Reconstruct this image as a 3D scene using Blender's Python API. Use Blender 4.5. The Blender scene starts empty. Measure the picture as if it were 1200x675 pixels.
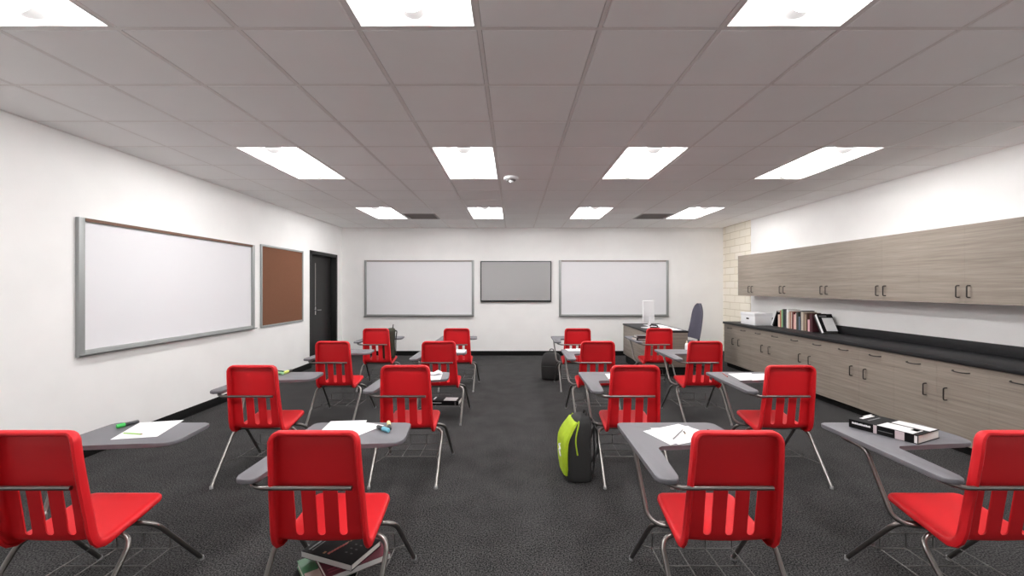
import bpy, bmesh, math, random
from mathutils import Vector, Matrix

random.seed(7)
S = bpy.context.scene
COL = S.collection
PI = math.pi

# ------------------------------------------------------------------ helpers
def lin(c):
    c /= 255.0
    return c / 12.92 if c <= 0.04045 else ((c + 0.055) / 1.055) ** 2.4

def rgb(r, g, b):
    return (lin(r), lin(g), lin(b), 1.0)

def mat(name, color, rough=0.5, metal=0.0, noise=None, bump=None, spec=0.5, emit=None):
    """noise=(scale,(dark factor),(light factor)) mottles the colour, bump=(scale,strength,distance)"""
    m = bpy.data.materials.new(name)
    m.use_nodes = True
    nt = m.node_tree
    b = nt.nodes['Principled BSDF']
    b.inputs['Base Color'].default_value = color
    b.inputs['Roughness'].default_value = rough
    b.inputs['Metallic'].default_value = metal
    b.inputs['Specular IOR Level'].default_value = spec
    if emit:
        b.inputs['Emission Color'].default_value = (*emit[0], 1)
        b.inputs['Emission Strength'].default_value = emit[1]
    tc = None
    if noise or bump:
        tc = nt.nodes.new('ShaderNodeNewGeometry')
    if noise:
        n = nt.nodes.new('ShaderNodeTexNoise')
        n.inputs['Scale'].default_value = noise[0]
        n.inputs['Detail'].default_value = 4
        nt.links.new(tc.outputs['Position'], n.inputs['Vector'])
        r = nt.nodes.new('ShaderNodeValToRGB')
        r.color_ramp.elements[0].position = 0.3
        r.color_ramp.elements[1].position = 0.7
        r.color_ramp.elements[0].color = (*[c * noise[1] for c in color[:3]], 1)
        r.color_ramp.elements[1].color = (*[min(1, c * noise[2]) for c in color[:3]], 1)
        nt.links.new(n.outputs['Fac'], r.inputs['Fac'])
        nt.links.new(r.outputs['Color'], b.inputs['Base Color'])
    if bump:
        n = nt.nodes.new('ShaderNodeTexNoise')
        n.inputs['Scale'].default_value = bump[0]
        n.inputs['Detail'].default_value = 3
        nt.links.new(tc.outputs['Position'], n.inputs['Vector'])
        bp = nt.nodes.new('ShaderNodeBump')
        bp.inputs['Strength'].default_value = bump[1]
        bp.inputs['Distance'].default_value = bump[2]
        nt.links.new(n.outputs['Fac'], bp.inputs['Height'])
        nt.links.new(bp.outputs['Normal'], b.inputs['Normal'])
    return m

def obj(name, bm, material, parent=None, loc=None, rot=None, angle=35):
    me = bpy.data.meshes.new(name)
    bmesh.ops.recalc_face_normals(bm, faces=bm.faces[:])
    bm.to_mesh(me)
    bm.free()
    for p in me.polygons:
        p.use_smooth = True
    me.set_sharp_from_angle(angle=math.radians(angle))
    me.materials.append(material)
    o = bpy.data.objects.new(name, me)
    COL.objects.link(o)
    if parent is not None:
        o.parent = parent
    if loc is not None:
        o.location = loc
    if rot is not None:
        o.rotation_euler = rot
    return o

def tag(o, label, cat, group=None, kind=None):
    o['label'] = label
    o['category'] = cat
    if group:
        o['group'] = group
    if kind:
        o['kind'] = kind
    return o

def thing(name, label, cat, loc=(0, 0, 0), rz=0.0, group=None):
    o = bpy.data.objects.new(name, None)
    o.empty_display_size = 0.1
    COL.objects.link(o)
    o.location = loc
    o.rotation_euler = (0, 0, rz)
    return tag(o, label, cat, group)

def struct(o):
    o['kind'] = 'structure'
    return o

def dup(root, label=None, group=None):
    def rec(o, parent):
        c = o.copy()
        COL.objects.link(c)
        if parent is not None:
            c.parent = parent
        for ch in list(o.children):
            rec(ch, c)
        return c
    r = rec(root, None)
    if label:
        r['label'] = label
    if group:
        r['group'] = group
    return r

def box(bm, x0, x1, y0, y1, z0, z1, bev=0.0, seg=2, M=None):
    r = bmesh.ops.create_cube(bm, size=1.0)
    vs = r['verts']
    for v in vs:
        v.co = Vector(((x0 + x1) / 2 + v.co.x * (x1 - x0), (y0 + y1) / 2 + v.co.y * (y1 - y0),
                       (z0 + z1) / 2 + v.co.z * (z1 - z0)))
    if bev > 0:
        es = list({e for v in vs for e in v.link_edges})
        r = bmesh.ops.bevel(bm, geom=es, offset=bev, segments=seg, profile=0.5, affect='EDGES')
        vs = list(set(r['verts']) | {v for v in vs if v.is_valid})
    if M is not None:
        for v in vs:
            v.co = M @ v.co
    return vs

def BM():
    return bmesh.new()

def bx(*a, **k):
    bm = BM()
    box(bm, *a, **k)
    return bm

def round_path(pts, rad, n=5):
    pts = [Vector(p) for p in pts]
    out = [pts[0]]
    for i in range(1, len(pts) - 1):
        p, a, b = pts[i], pts[i - 1] - pts[i], pts[i + 1] - pts[i]
        r = min(rad, a.length * 0.48, b.length * 0.48)
        A, B = p + a.normalized() * r, p + b.normalized() * r
        for k in range(n + 1):
            t = k / n
            out.append(A * (1 - t) ** 2 + p * 2 * t * (1 - t) + B * t * t)
    out.append(pts[-1])
    return out

def tube(bm, pts, r, seg=10, closed=False, radii=None, flat=1.0):
    pts = [Vector(p) for p in pts]
    n = len(pts)
    tang = []
    for i in range(n):
        if closed:
            t = pts[(i + 1) % n] - pts[i - 1]
        else:
            t = pts[min(i + 1, n - 1)] - pts[max(i - 1, 0)]
        tang.append(t.normalized())
    up = Vector((0, 0, 1)) if abs(tang[0].z) < 0.9 else Vector((1, 0, 0))
    u = tang[0].cross(up).normalized()
    rings = []
    for i in range(n):
        u = (u - tang[i] * u.dot(tang[i])).normalized()
        w = tang[i].cross(u)
        rr = radii[i] if radii else r
        rings.append([bm.verts.new(pts[i] + (u * math.cos(2 * PI * k / seg) + w * math.sin(2 * PI * k / seg) * flat) * rr)
                      for k in range(seg)])
    for i in range(n if closed else n - 1):
        A, B = rings[i], rings[(i + 1) % n]
        for k in range(seg):
            bm.faces.new((A[k], A[(k + 1) % seg], B[(k + 1) % seg], B[k]))
    if not closed:
        bm.faces.new(rings[0][::-1])
        bm.faces.new(rings[-1])

def lathe(bm, prof, seg=24, c=(0, 0, 0)):
    c = Vector(c)
    rings = []
    for r, z in prof:
        if r < 1e-6:
            rings.append([bm.verts.new(c + Vector((0, 0, z)))])
        else:
            rings.append([bm.verts.new(c + Vector((r * math.cos(2 * PI * k / seg), r * math.sin(2 * PI * k / seg), z)))
                          for k in range(seg)])
    for A, B in zip(rings, rings[1:]):
        for k in range(seg):
            a = [A[k % len(A)], A[(k + 1) % len(A)], B[(k + 1) % len(B)], B[k % len(B)]]
            q = []
            for v in a:
                if v not in q:
                    q.append(v)
            if len(q) >= 3:
                bm.faces.new(q)

def round_poly(pts, rads, n=6):
    out = []
    m = len(pts)
    for i in range(m):
        p = Vector(pts[i])
        a, b = Vector(pts[i - 1]) - p, Vector(pts[(i + 1) % m]) - p
        r = min(rads[i], a.length * 0.49, b.length * 0.49)
        A, B = p + a.normalized() * r, p + b.normalized() * r
        for k in range(n + 1):
            t = k / n
            out.append(A * (1 - t) ** 2 + p * 2 * t * (1 - t) + B * t * t)
    return out

def prism(bm, poly, z0, z1, bev=0.0, seg=3):
    bot = [bm.verts.new((p[0], p[1], z0)) for p in poly]
    top = [bm.verts.new((p[0], p[1], z1)) for p in poly]
    n = len(poly)
    f1 = bm.faces.new(top)
    f0 = bm.faces.new(bot[::-1])
    for i in range(n):
        bm.faces.new((bot[i], bot[(i + 1) % n], top[(i + 1) % n], top[i]))
    if bev > 0:
        es = list(f1.edges) + list(f0.edges)
        bmesh.ops.bevel(bm, geom=es, offset=bev, segments=seg, profile=0.5, affect='EDGES')

# photograph -> place (only used to read off where things stand)
F, VX, VY, CAMH = 512.0, 602.0, 336.5, 1.485
def at(px, py, z):
    d = (CAMH - z) * F / (py - VY)
    return Vector(((px - VX) * d / F, d, z))
def xat(px, d):
    return (px - VX) * d / F

# ------------------------------------------------------------------ materials
M = {}
M['wall'] = mat('painted_wall', (0.90, 0.897, 0.888, 1), 0.9, noise=(3.0, 0.965, 1.0), bump=(60, 0.15, 0.004))
M['tile'] = mat('ceiling_tile', (0.95, 0.94, 0.935, 1), 0.95, noise=(2.0, 0.97, 1.0), bump=(220, 0.12, 0.002))
M['grid'] = mat('ceiling_bar', rgb(232, 228, 226), 0.5)
M['groove'] = mat('ceiling_void', rgb(170, 164, 160), 0.9)
M['black_trim'] = mat('black_rubber_trim', rgb(14, 14, 14), 0.75, spec=0.2)
M['red'] = mat('red_plastic', (0.64, 0.008, 0.014, 1), 0.5, bump=(350, 0.06, 0.001), spec=0.42)
M['tablet'] = mat('grey_laminate', rgb(109, 108, 113), 0.5, noise=(300, 0.93, 1.05), spec=0.4)
M['steel'] = mat('brushed_steel_tube', rgb(132, 129, 126), 0.3, metal=0.95)
M['wire'] = mat('steel_wire', rgb(105, 103, 101), 0.4, metal=0.8)
M['glide'] = mat('grey_glide', rgb(150, 150, 150), 0.6)
M['counter'] = mat('black_counter', rgb(27, 27, 29), 0.5, noise=(120, 0.8, 1.2), spec=0.3)
M['pull'] = mat('dark_bronze_pull', rgb(50, 46, 44), 0.45, metal=0.5)
M['alu'] = mat('grey_aluminium', rgb(158, 161, 160), 0.5, metal=0.3)
M['board'] = mat('white_enamel', rgb(227, 227, 230), 0.4, spec=0.2)
M['maprail'] = mat('brown_cork_strip', rgb(112, 84, 70), 0.9, noise=(150, 0.7, 1.2))
M['cork'] = mat('brown_cork', rgb(118, 82, 64), 0.95, noise=(160, 0.82, 1.12), bump=(300, 0.3, 0.002), spec=0.1)
M['screen'] = mat('grey_screen', rgb(163, 163, 163), 0.35, noise=(400, 0.97, 1.03))
M['bezel'] = mat('black_bezel', rgb(24, 26, 28), 0.4)
M['door'] = mat('black_door', rgb(24, 23, 23), 0.5)
M['door_frame'] = mat('black_door_frame', rgb(18, 18, 18), 0.5)
M['chrome'] = mat('bright_metal', rgb(205, 205, 205), 0.25, metal=1.0)
M['white'] = mat('white_card', rgb(236, 236, 238), 0.7)
M['paper'] = mat('white_paper', rgb(240, 240, 242), 0.85)
M['pages'] = mat('book_pages', rgb(222, 220, 214), 0.9, noise=(90, 0.9, 1.0))
M['blk'] = mat('black_print', rgb(22, 22, 24), 0.5, spec=0.2)
M['bag_black'] = mat('black_nylon', rgb(38, 38, 38), 0.8, noise=(250, 0.8, 1.15), bump=(400, 0.3, 0.001))
M['lime'] = mat('lime_nylon', rgb(176, 205, 38), 0.7, noise=(40, 0.9, 1.05))
M['olive'] = mat('olive_nylon', rgb(52, 54, 40), 0.8, noise=(200, 0.8, 1.15))
M['tan'] = mat('tan_piping', rgb(150, 120, 70), 0.8)
M['fabric'] = mat('blue_grey_fabric', rgb(88, 86, 98), 0.95, noise=(300, 0.85, 1.1), spec=0.1)
M['dark_plastic'] = mat('dark_plastic', rgb(28, 28, 30), 0.5)
M['vent'] = mat('grey_vent_metal', rgb(150, 146, 144), 0.6)
M['ventdark'] = mat('vent_throat', rgb(110, 106, 104), 0.9)
M['pan'] = mat('light_pan', rgb(245, 245, 245), 0.5, emit=((1.0, 0.985, 0.975), 1.6))
M['lens'] = mat('light_lens', rgb(245, 245, 245), 0.5, emit=((1.0, 0.985, 0.975), 58.0))
M['lightcap'] = mat('light_end_cap', rgb(235, 235, 235), 0.5, emit=((1.0, 0.99, 0.98), 0.45))
M['lightrim'] = mat('light_rim', rgb(225, 222, 220), 0.5)

def wood_material():
    m = bpy.data.materials.new('grey_wood_laminate')
    m.use_nodes = True
    nt = m.node_tree
    b = nt.nodes['Principled BSDF']
    b.inputs['Roughness'].default_value = 0.55
    b.inputs['Specular IOR Level'].default_value = 0.3
    g = nt.nodes.new('ShaderNodeNewGeometry')
    def noise(scale, vec, detail, dist=0.0):
        mp = nt.nodes.new('ShaderNodeMapping')
        mp.inputs['Scale'].default_value = vec
        nt.links.new(g.outputs['Position'], mp.inputs['Vector'])
        n = nt.nodes.new('ShaderNodeTexNoise')
        n.inputs['Scale'].default_value = scale
        n.inputs['Detail'].default_value = detail
        n.inputs['Distortion'].default_value = dist
        nt.links.new(mp.outputs['Vector'], n.inputs['Vector'])
        return n
    n1 = noise(1.0, (1.3, 1.3, 44), 6, 0.3)
    n2 = noise(1.0, (4, 4, 170), 4)
    mx = nt.nodes.new('ShaderNodeMix')
    mx.inputs['Factor'].default_value = 0.42
    nt.links.new(n1.outputs['Fac'], mx.inputs['A'])
    nt.links.new(n2.outputs['Fac'], mx.inputs['B'])
    r = nt.nodes.new('ShaderNodeValToRGB')
    e = r.color_ramp.elements
    e[0].position, e[0].color = 0.33, rgb(124, 114, 104)
    e[1].position, e[1].color = 0.67, rgb(153, 143, 132)
    x = e.new(0.5)
    x.color = rgb(139, 129, 119)
    nt.links.new(mx.outputs['Result'], r.inputs['Fac'])
    nt.links.new(r.outputs['Color'], b.inputs['Base Color'])
    return m
M['wood'] = wood_material()

def carpet_material():
    m = bpy.data.materials.new('charcoal_carpet')
    m.use_nodes = True
    nt = m.node_tree
    b = nt.nodes['Principled BSDF']
    b.inputs['Roughness'].default_value = 0.95
    b.inputs['Specular IOR Level'].default_value = 0.15
    g = nt.nodes.new('ShaderNodeNewGeometry')
    n1 = nt.nodes.new('ShaderNodeTexNoise')
    n1.inputs['Scale'].default_value = 125
    n1.inputs['Detail'].default_value = 3
    n2 = nt.nodes.new('ShaderNodeTexNoise')
    n2.inputs['Scale'].default_value = 5
    n2.inputs['Detail'].default_value = 3
    for n in (n1, n2):
        nt.links.new(g.outputs['Position'], n.inputs['Vector'])
    mx = nt.nodes.new('ShaderNodeMix')
    mx.inputs['Factor'].default_value = 0.10
    nt.links.new(n1.outputs['Fac'], mx.inputs['A'])
    nt.links.new(n2.outputs['Fac'], mx.inputs['B'])
    r = nt.nodes.new('ShaderNodeValToRGB')
    e = r.color_ramp.elements
    e[0].position, e[0].color = 0.40, rgb(14, 14, 15)
    e[1].position, e[1].color = 0.63, rgb(84, 83, 83)
    nt.links.new(mx.outputs['Result'], r.inputs['Fac'])
    nt.links.new(r.outputs['Color'], b.inputs['Base Color'])
    bp = nt.nodes.new('ShaderNodeBump')
    bp.inputs['Strength'].default_value = 0.5
    bp.inputs['Distance'].default_value = 0.004
    nt.links.new(n1.outputs['Fac'], bp.inputs['Height'])
    nt.links.new(bp.outputs['Normal'], b.inputs['Normal'])
    return m
M['carpet'] = carpet_material()

def brick_material():
    m = bpy.data.materials.new('cream_block_masonry')
    m.use_nodes = True
    nt = m.node_tree
    b = nt.nodes['Principled BSDF']
    b.inputs['Roughness'].default_value = 0.9
    g = nt.nodes.new('ShaderNodeNewGeometry')
    sp = nt.nodes.new('ShaderNodeSeparateXYZ')
    nt.links.new(g.outputs['Position'], sp.inputs[0])
    cb = nt.nodes.new('ShaderNodeCombineXYZ')
    nt.links.new(sp.outputs['Y'], cb.inputs['X'])
    nt.links.new(sp.outputs['Z'], cb.inputs['Y'])
    br = nt.nodes.new('ShaderNodeTexBrick')
    br.inputs['Scale'].default_value = 1.0
    br.inputs['Brick Width'].default_value = 0.40
    br.inputs['Row Height'].default_value = 0.146
    br.inputs['Mortar Size'].default_value = 0.008
    br.inputs['Mortar Smooth'].default_value = 0.3
    br.inputs['Color1'].default_value = rgb(246, 240, 227)
    br.inputs['Color2'].default_value = rgb(243, 235, 218)
    br.inputs['Mortar'].default_value = rgb(216, 206, 185)
    nt.links.new(cb.outputs[0], br.inputs['Vector'])
    nt.links.new(br.outputs['Color'], b.inputs['Base Color'])
    bp = nt.nodes.new('ShaderNodeBump')
    bp.inputs['Strength'].default_value = 0.6
    bp.inputs['Distance'].default_value = 0.008
    bp.invert = True
    nt.links.new(br.outputs['Fac'], bp.inputs['Height'])
    nt.links.new(bp.outputs['Normal'], b.inputs['Normal'])
    return m
M['brick'] = brick_material()

# ------------------------------------------------------------------ the room
XL, XR, YB, YF, H = -3.735, 4.56, 9.50, -1.0, 2.775
struct(obj('floor', bx(XL - 0.3, XR + 0.2, YF - 0.2, YB + 0.2, -0.12, 0.0), M['carpet']))
DY0, DY1, DZ = 8.05, 9.18, 2.115        # door opening in the left wall
bm = BM()
box(bm, XL - 0.22, XL, YF - 0.2, DY0, 0, 3.0)
box(bm, XL - 0.22, XL, DY1, YB, 0, 3.0)
box(bm, XL - 0.22, XL, DY0, DY1, DZ, 3.0)
struct(obj('wall_left', bm, M['wall']))
struct(obj('wall_back', bx(XL - 0.22, XR + 0.2, YB, YB + 0.2, 0, 3.0), M['wall']))
BRK = 8.40
struct(obj('wall_right', bx(XR, XR + 0.2, YF - 0.2, BRK, 0, 3.0), M['wall']))
struct(obj('wall_right_masonry', bx(XR - 0.006, XR + 0.2, BRK, YB, 0, 3.0), M['brick']))
struct(obj('wall_front', bx(XL - 0.22, XR + 0.2, YF - 0.2, YF, 0, 3.0), M['wall']))

def baseboard(name, x0, x1, y0, y1):
    struct(obj(name, bx(x0, x1, y0, y1, 0, 0.10, bev=0.003), M['black_trim']))
baseboard('baseboard_back', XL + 0.013, XR - 0.02, YB - 0.012, YB)
bm = BM()
box(bm, XL, XL + 0.012, YF, DY0 - 0.06, 0, 0.10, bev=0.003)
box(bm, XL, XL + 0.012, DY1 + 0.06, YB, 0, 0.10, bev=0.003)
struct(obj('baseboard_left', bm, M['black_trim']))
baseboard('baseboard_right', XR - 0.018, XR - 0.006, 8.28, YB - 0.012)

# door in its recess
d = thing('door_1', '', '', (0, 0, 0))
for k in ('label', 'category'):
    del d[k]
struct(d)
bm = BM()
box(bm, XL - 0.17, XL + 0.012, DY0 - 0.055, DY0 + 0.012, 0, DZ + 0.05, bev=0.004)
box(bm, XL - 0.17, XL + 0.012, DY1 - 0.012, DY1 + 0.055, 0, DZ + 0.05, bev=0.004)
box(bm, XL - 0.17, XL + 0.012, DY0 - 0.055, DY1 + 0.055, DZ - 0.012, DZ + 0.05, bev=0.004)
obj('door_frame', bm, M['door_frame'], d)
pn = obj('door_panel', bx(XL - 0.15, XL - 0.105, DY0 + 0.014, DY1 - 0.014, 0.008, DZ - 0.014, bev=0.004), M['door'], d)
obj('edge_strip', bx(XL - 0.104, XL - 0.094, DY0 + 0.385, DY0 + 0.405, 1.12, 1.95, bev=0.003),
    mat('dull_strip', rgb(150, 148, 145), 0.45, metal=0.4), d)
bm = BM()
box(bm, XL - 0.105, XL - 0.097, DY0 + 0.375, DY0 + 0.42, 0.95, 1.11, bev=0.003)
tube(bm, round_path([(XL - 0.10, DY0 + 0.40, 1.04), (XL - 0.05, DY0 + 0.40, 1.04), (XL - 0.05, DY0 + 0.53, 1.04)], 0.02), 0.010)
obj('door_handle', bm, M['chrome'], d)

# ceiling: lay-in tiles between bars
GX, GY, TX, TY = 0.43, 2.183, 0.603, 0.61
xs = [GX + TX * k for k in range(-8, 8)]
ys = [GY + TY * k for k in range(-6, 14)]
lights = []       # (column index, row index of near edge)
COLS = [-5, -2, 1, 4]
for c in COLS:
    for r in (-2, 3, 8):
        lights.append((c, r))
vents = [(-4, 9), (3, 9)]
taken = set(vents) | {(c, r + k) for c, r in lights for k in (0, 1)}
bm = BM()
for i in range(-8, 7):
    for j in range(-6, 13):
        if (i, j) in taken:
            continue
        x0, x1 = max(GX + TX * i, XL), min(GX + TX * (i + 1), XR)
        y0, y1 = max(GY + TY * j, YF), min(GY + TY * (j + 1), YB)
        if x1 - x0 < 0.04 or y1 - y0 < 0.04:
            continue
        box(bm, x0 + 0.0135, x1 - 0.0135, y0 + 0.0135, y1 - 0.0135, H, H + 0.018, bev=0.003, seg=1)
struct(obj('ceiling', bm, M['tile']))
bm = BM()
for x in xs:
    if XL < x < XR:
        box(bm, x - 0.0105, x + 0.0105, YF, YB, H + 0.001, H + 0.02)
for y in ys:
    if YF < y < YB:
        for i in range(-8, 7):
            x0, x1 = max(GX + TX * i, XL), min(GX + TX * (i + 1), XR)
            if x1 - x0 < 0.03:
                continue
            j = round((y - GY) / TY)
            if any(i == c and j == r + 1 for c, r in lights):
                continue
            box(bm, x0 + 0.0105, x1 - 0.0105, y - 0.0105, y + 0.0105, H + 0.001, H + 0.02)
# wall angles
box(bm, XL, XL + 0.012, YF, YB, H - 0.004, H + 0.02)
box(bm, XR - 0.012, XR, YF, BRK, H - 0.004, H + 0.02)
box(bm, XL, XR, YB - 0.012, YB, H - 0.004, H + 0.02)
struct(obj('ceiling_bars', bm, M['grid']))
struct(obj('ceiling_slab', bx(XL - 0.22, XR + 0.2, YF - 0.2, YB + 0.2, H + 0.16, H + 0.24), M['groove']))

# recessed troffer lights
def make_light():
    t = thing('ceiling_light', '', 'ceiling light', group='recessed ceiling lights')
    w, l = TX / 2 - 0.011, TY - 0.011          # half sizes
    bm = BM()
    for (x0, x1, y0, y1) in ((-w, -w + 0.012, -l, l), (w - 0.012, w, -l, l), (-w + 0.012, w - 0.012, -l, -l + 0.012), (-w + 0.012, w - 0.012, l - 0.012, l)):
        box(bm, x0, x1, y0, y1, 0.0, 0.018)
    obj('rim', bm, M['lightrim'], t)
    # sloping pan
    bm = BM()
    a, b_, h = w - 0.012, l - 0.012, 0.050
    ia, ib = a - 0.10, b_ - 0.12
    lo = [bm.verts.new(p) for p in ((-a, -b_, 0.006), (a, -b_, 0.006), (a, b_, 0.006), (-a, b_, 0.006))]
    hi = [bm.verts.new(p) for p in ((-ia, -ib, h), (ia, -ib, h), (ia, ib, h), (-ia, ib, h))]
    for k in range(4):
        bm.faces.new((lo[k], lo[(k + 1) % 4], hi[(k + 1) % 4], hi[k]))
    bm.faces.new(hi)
    obj('reflector_pan', bm, M['pan'], t, angle=20)
    # half round lens along the middle
    bm = BM()
    n, R0, y0 = 12, 0.062, ib - 0.02
    ra = [bm.verts.new((R0 * math.cos(PI + PI * k / n), -y0, h - 0.004 + R0 * 0.95 * math.sin(PI + PI * k / n))) for k in range(n + 1)]
    rb = [bm.verts.new((v.co.x, y0, v.co.z)) for v in ra]
    for k in range(n):
        bm.faces.new((ra[k], ra[k + 1], rb[k + 1], rb[k]))
    bm.faces.new(ra)
    bm.faces.new(rb)
    obj('lens', bm, M['lens'], t)
    for s in (-1, 1):
        bm = BM()
        prof = [(R0 + 0.006, 0.0), (R0 + 0.006, 0.05), (R0 * 0.8, 0.085), (R0 * 0.3, 0.105)]
        rings = []
        for rr, dy in prof:
            rings.append([bm.verts.new((rr * math.cos(PI + PI * k / n), s * (y0 + dy), h - 0.004 + rr * 0.95 * math.sin(PI + PI * k / n)))
                          for k in range(n + 1)])
        for A, B in zip(rings, rings[1:]):
            for k in range(n):
                bm.faces.new((A[k], A[k + 1], B[k + 1], B[k]))
        bm.faces.new(rings[0])
        bm.faces.new(rings[-1])
        obj('lens_end_cap', bm, M['lightcap'], t)
    return t
ROWTXT = {-2: 'in the front row of ceiling lights', 3: 'in the middle row of ceiling lights', 8: 'in the back row of ceiling lights'}
COLTXT = {-5: 'leftmost', -2: 'second from left', 1: 'third from left', 4: 'rightmost'}
L0 = make_light()
first = True
for c, r in lights:
    o = L0 if first else dup(L0)
    first = False
    o.location = (GX + TX * (c + 0.5), GY + TY * (r + 1), H)
    o['label'] = 'white recessed light panel, %s %s' % (COLTXT[c], ROWTXT[r])

def make_vent():
    t = thing('ceiling_vent', '', 'air vent', group='grey ceiling vents')
    w, l = TX / 2 - 0.012, TY / 2 - 0.012
    bm = BM()
    e = 0.035
    for (x0, x1, y0, y1) in ((-w, -w + e, -l, l), (w - e, w, -l, l), (-w + e, w - e, -l, -l + e), (-w + e, w - e, l - e, l)):
        box(bm, x0, x1, y0, y1, -0.002, 0.016, bev=0.002)
    obj('frame', bm, M['vent'], t)
    bm = BM()
    for k in range(16):
        y = -l + e + 0.01 + k * (2 * l - 2 * e) / 16
        box(bm, -w + e, w - e, -0.001, 0.001, -0.012, 0.012, M=Matrix.Translation((0, y + 0.01, 0.012)) @ Matrix.Rotation(math.radians(40), 4, 'X'))
    obj('louver_set', bm, M['vent'], t)
    obj('throat', bx(-w + 0.005, w - 0.005, -l + 0.005, l - 0.005, 0.03, 0.06), M['ventdark'], t)
    return t
v0 = make_vent()
v0.location = (GX + TX * -3.5, GY + TY * 9.5, H)
v0['label'] = 'grey square air vent in the ceiling, on the door side of the room'
v1 = dup(v0, 'grey square air vent in the ceiling, on the cabinet side of the room')
v1.location = (GX + TX * 3.5, GY + TY * 9.5, H)

sd = thing('smoke_detector', 'small round white detector on the ceiling between the middle lights', 'smoke detector', (-0.03, 5.12, H))
bm = BM()
lathe(bm, [(0, 0.0), (0.082, 0.0), (0.085, -0.012), (0.080, -0.026), (0.060, -0.032), (0, -0.032)])
obj('base', bm, M['white'], sd)
bm = BM()
lathe(bm, [(0.055, -0.0325), (0.052, -0.042), (0.035, -0.046), (0, -0.046)])
obj('sensor_ring', bm, mat('grey_ring', rgb(120, 118, 116), 0.6), sd)
bm = BM()
lathe(bm, [(0.026, -0.046), (0.025, -0.056), (0.016, -0.066), (0, -0.069)])
obj('dome', bm, M['white'], sd)

# ------------------------------------------------------------------ boards on the walls
def whiteboard(label, loc, rz, w, h, maprail, f=0.05, dp=0.026):
    """local: x along the wall, -y out of the wall, z up from the lower edge"""
    t = thing('whiteboard', label, 'whiteboard', loc, rz, group='framed whiteboards')
    obj('panel', bx(f - 0.006, w - f + 0.006, -0.012, -0.001, f - 0.006, h - 0.026), M['board'], t)
    bm = BM()
    box(bm, 0, f, -dp, 0, 0, h, bev=0.003)
    box(bm, w - f, w, -dp, 0, 0, h, bev=0.003)
    box(bm, f, w - f, -dp, 0, 0, f, bev=0.003)
    ft = 0.032
    box(bm, f, w - f, -dp, 0, h - ft, h, bev=0.003)
    obj('frame', bm, M['alu'], t)
    obj('map_rail', bx(f, w - f, -dp - 0.004, -dp + 0.002, h - 0.030, h - 0.004), M['maprail'] if maprail else mat('dull_rail', rgb(150, 140, 136), 0.6), t)
    bm = BM()
    poly = [(-0.001, 0.012), (-0.07, 0.012), (-0.078, 0.024), (-0.074, 0.026), (-0.066, 0.020), (-0.001, 0.020)]
    A = [bm.verts.new((0.01, y, z)) for y, z in poly]
    B = [bm.verts.new((w - 0.01, y, z)) for y, z in poly]
    for k in range(len(poly)):
        bm.faces.new((A[k], A[(k + 1) % 6], B[(k + 1) % 6], B[k]))
    bm.faces.new(A)
    bm.faces.new(B)
    obj('marker_tray', bm, M['alu'], t)
    return t
whiteboard('large whiteboard with brown top rail on the left wall', (XL, 3.72, 0.885), PI / 2, 2.53, 1.20, True, 0.055, 0.034)
whiteboard('whiteboard on the back wall between the door and the grey screen', (xat(427, 9.48), YB, 0.845), 0, 2.38, 1.225, False)
whiteboard('whiteboard on the back wall behind the teacher desk', (xat(655, 9.48), YB, 0.845), 0, 2.38, 1.225, False)

t = thing('cork_board', 'brown corkboard in a thin grey frame on the left wall', 'pinboard', (XL, 6.43, 0.885), PI / 2)
w, h, f = 1.285, 1.235, 0.03
obj('cork_panel', bx(f - 0.004, w - f + 0.004, -0.012, -0.001, f - 0.004, h - f + 0.004), M['cork'], t)
bm = BM()
box(bm, 0, f, -0.024, 0, 0, h, bev=0.003)
box(bm, w - f, w, -0.024, 0, 0, h, bev=0.003)
box(bm, f, w - f, -0.024, 0, 0, f, bev=0.003)
box(bm, f, w - f, -0.024, 0, h - f, h, bev=0.003)
obj('frame', bm, M['alu'], t)

t = thing('wall_screen', 'flat grey screen with black bezel between the two back whiteboards', 'screen', (xat(563, 9.45), YB, 1.165), 0)
w, h = 1.535, 0.885
obj('housing', bx(0, w, -0.05, -0.012, 0, h, bev=0.006), M['bezel'], t)
obj('wall_mount', bx(w / 2 - 0.2, w / 2 + 0.2, -0.014, 0.0, h / 2 - 0.15, h / 2 + 0.15), M['dark_plastic'], t)
obj('display', bx(0.022, w - 0.022, -0.0525, -0.049, 0.034, h - 0.022), M['screen'], t)

# ------------------------------------------------------------------ cabinets on the right wall
UX, BX = 4.23, 3.97          # door faces
CW = 0.92
C0 = 8.245                   # far end of the first unit
def c_pull(bm, p, q, out, r=0.0055):
    """bow pull from p to q standing off along 'out'"""
    p, q, o = Vector(p), Vector(q), Vector(out)
    tube(bm, round_path([p, p + o, q + o, q], 0.014, 5), r, seg=8)

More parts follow.
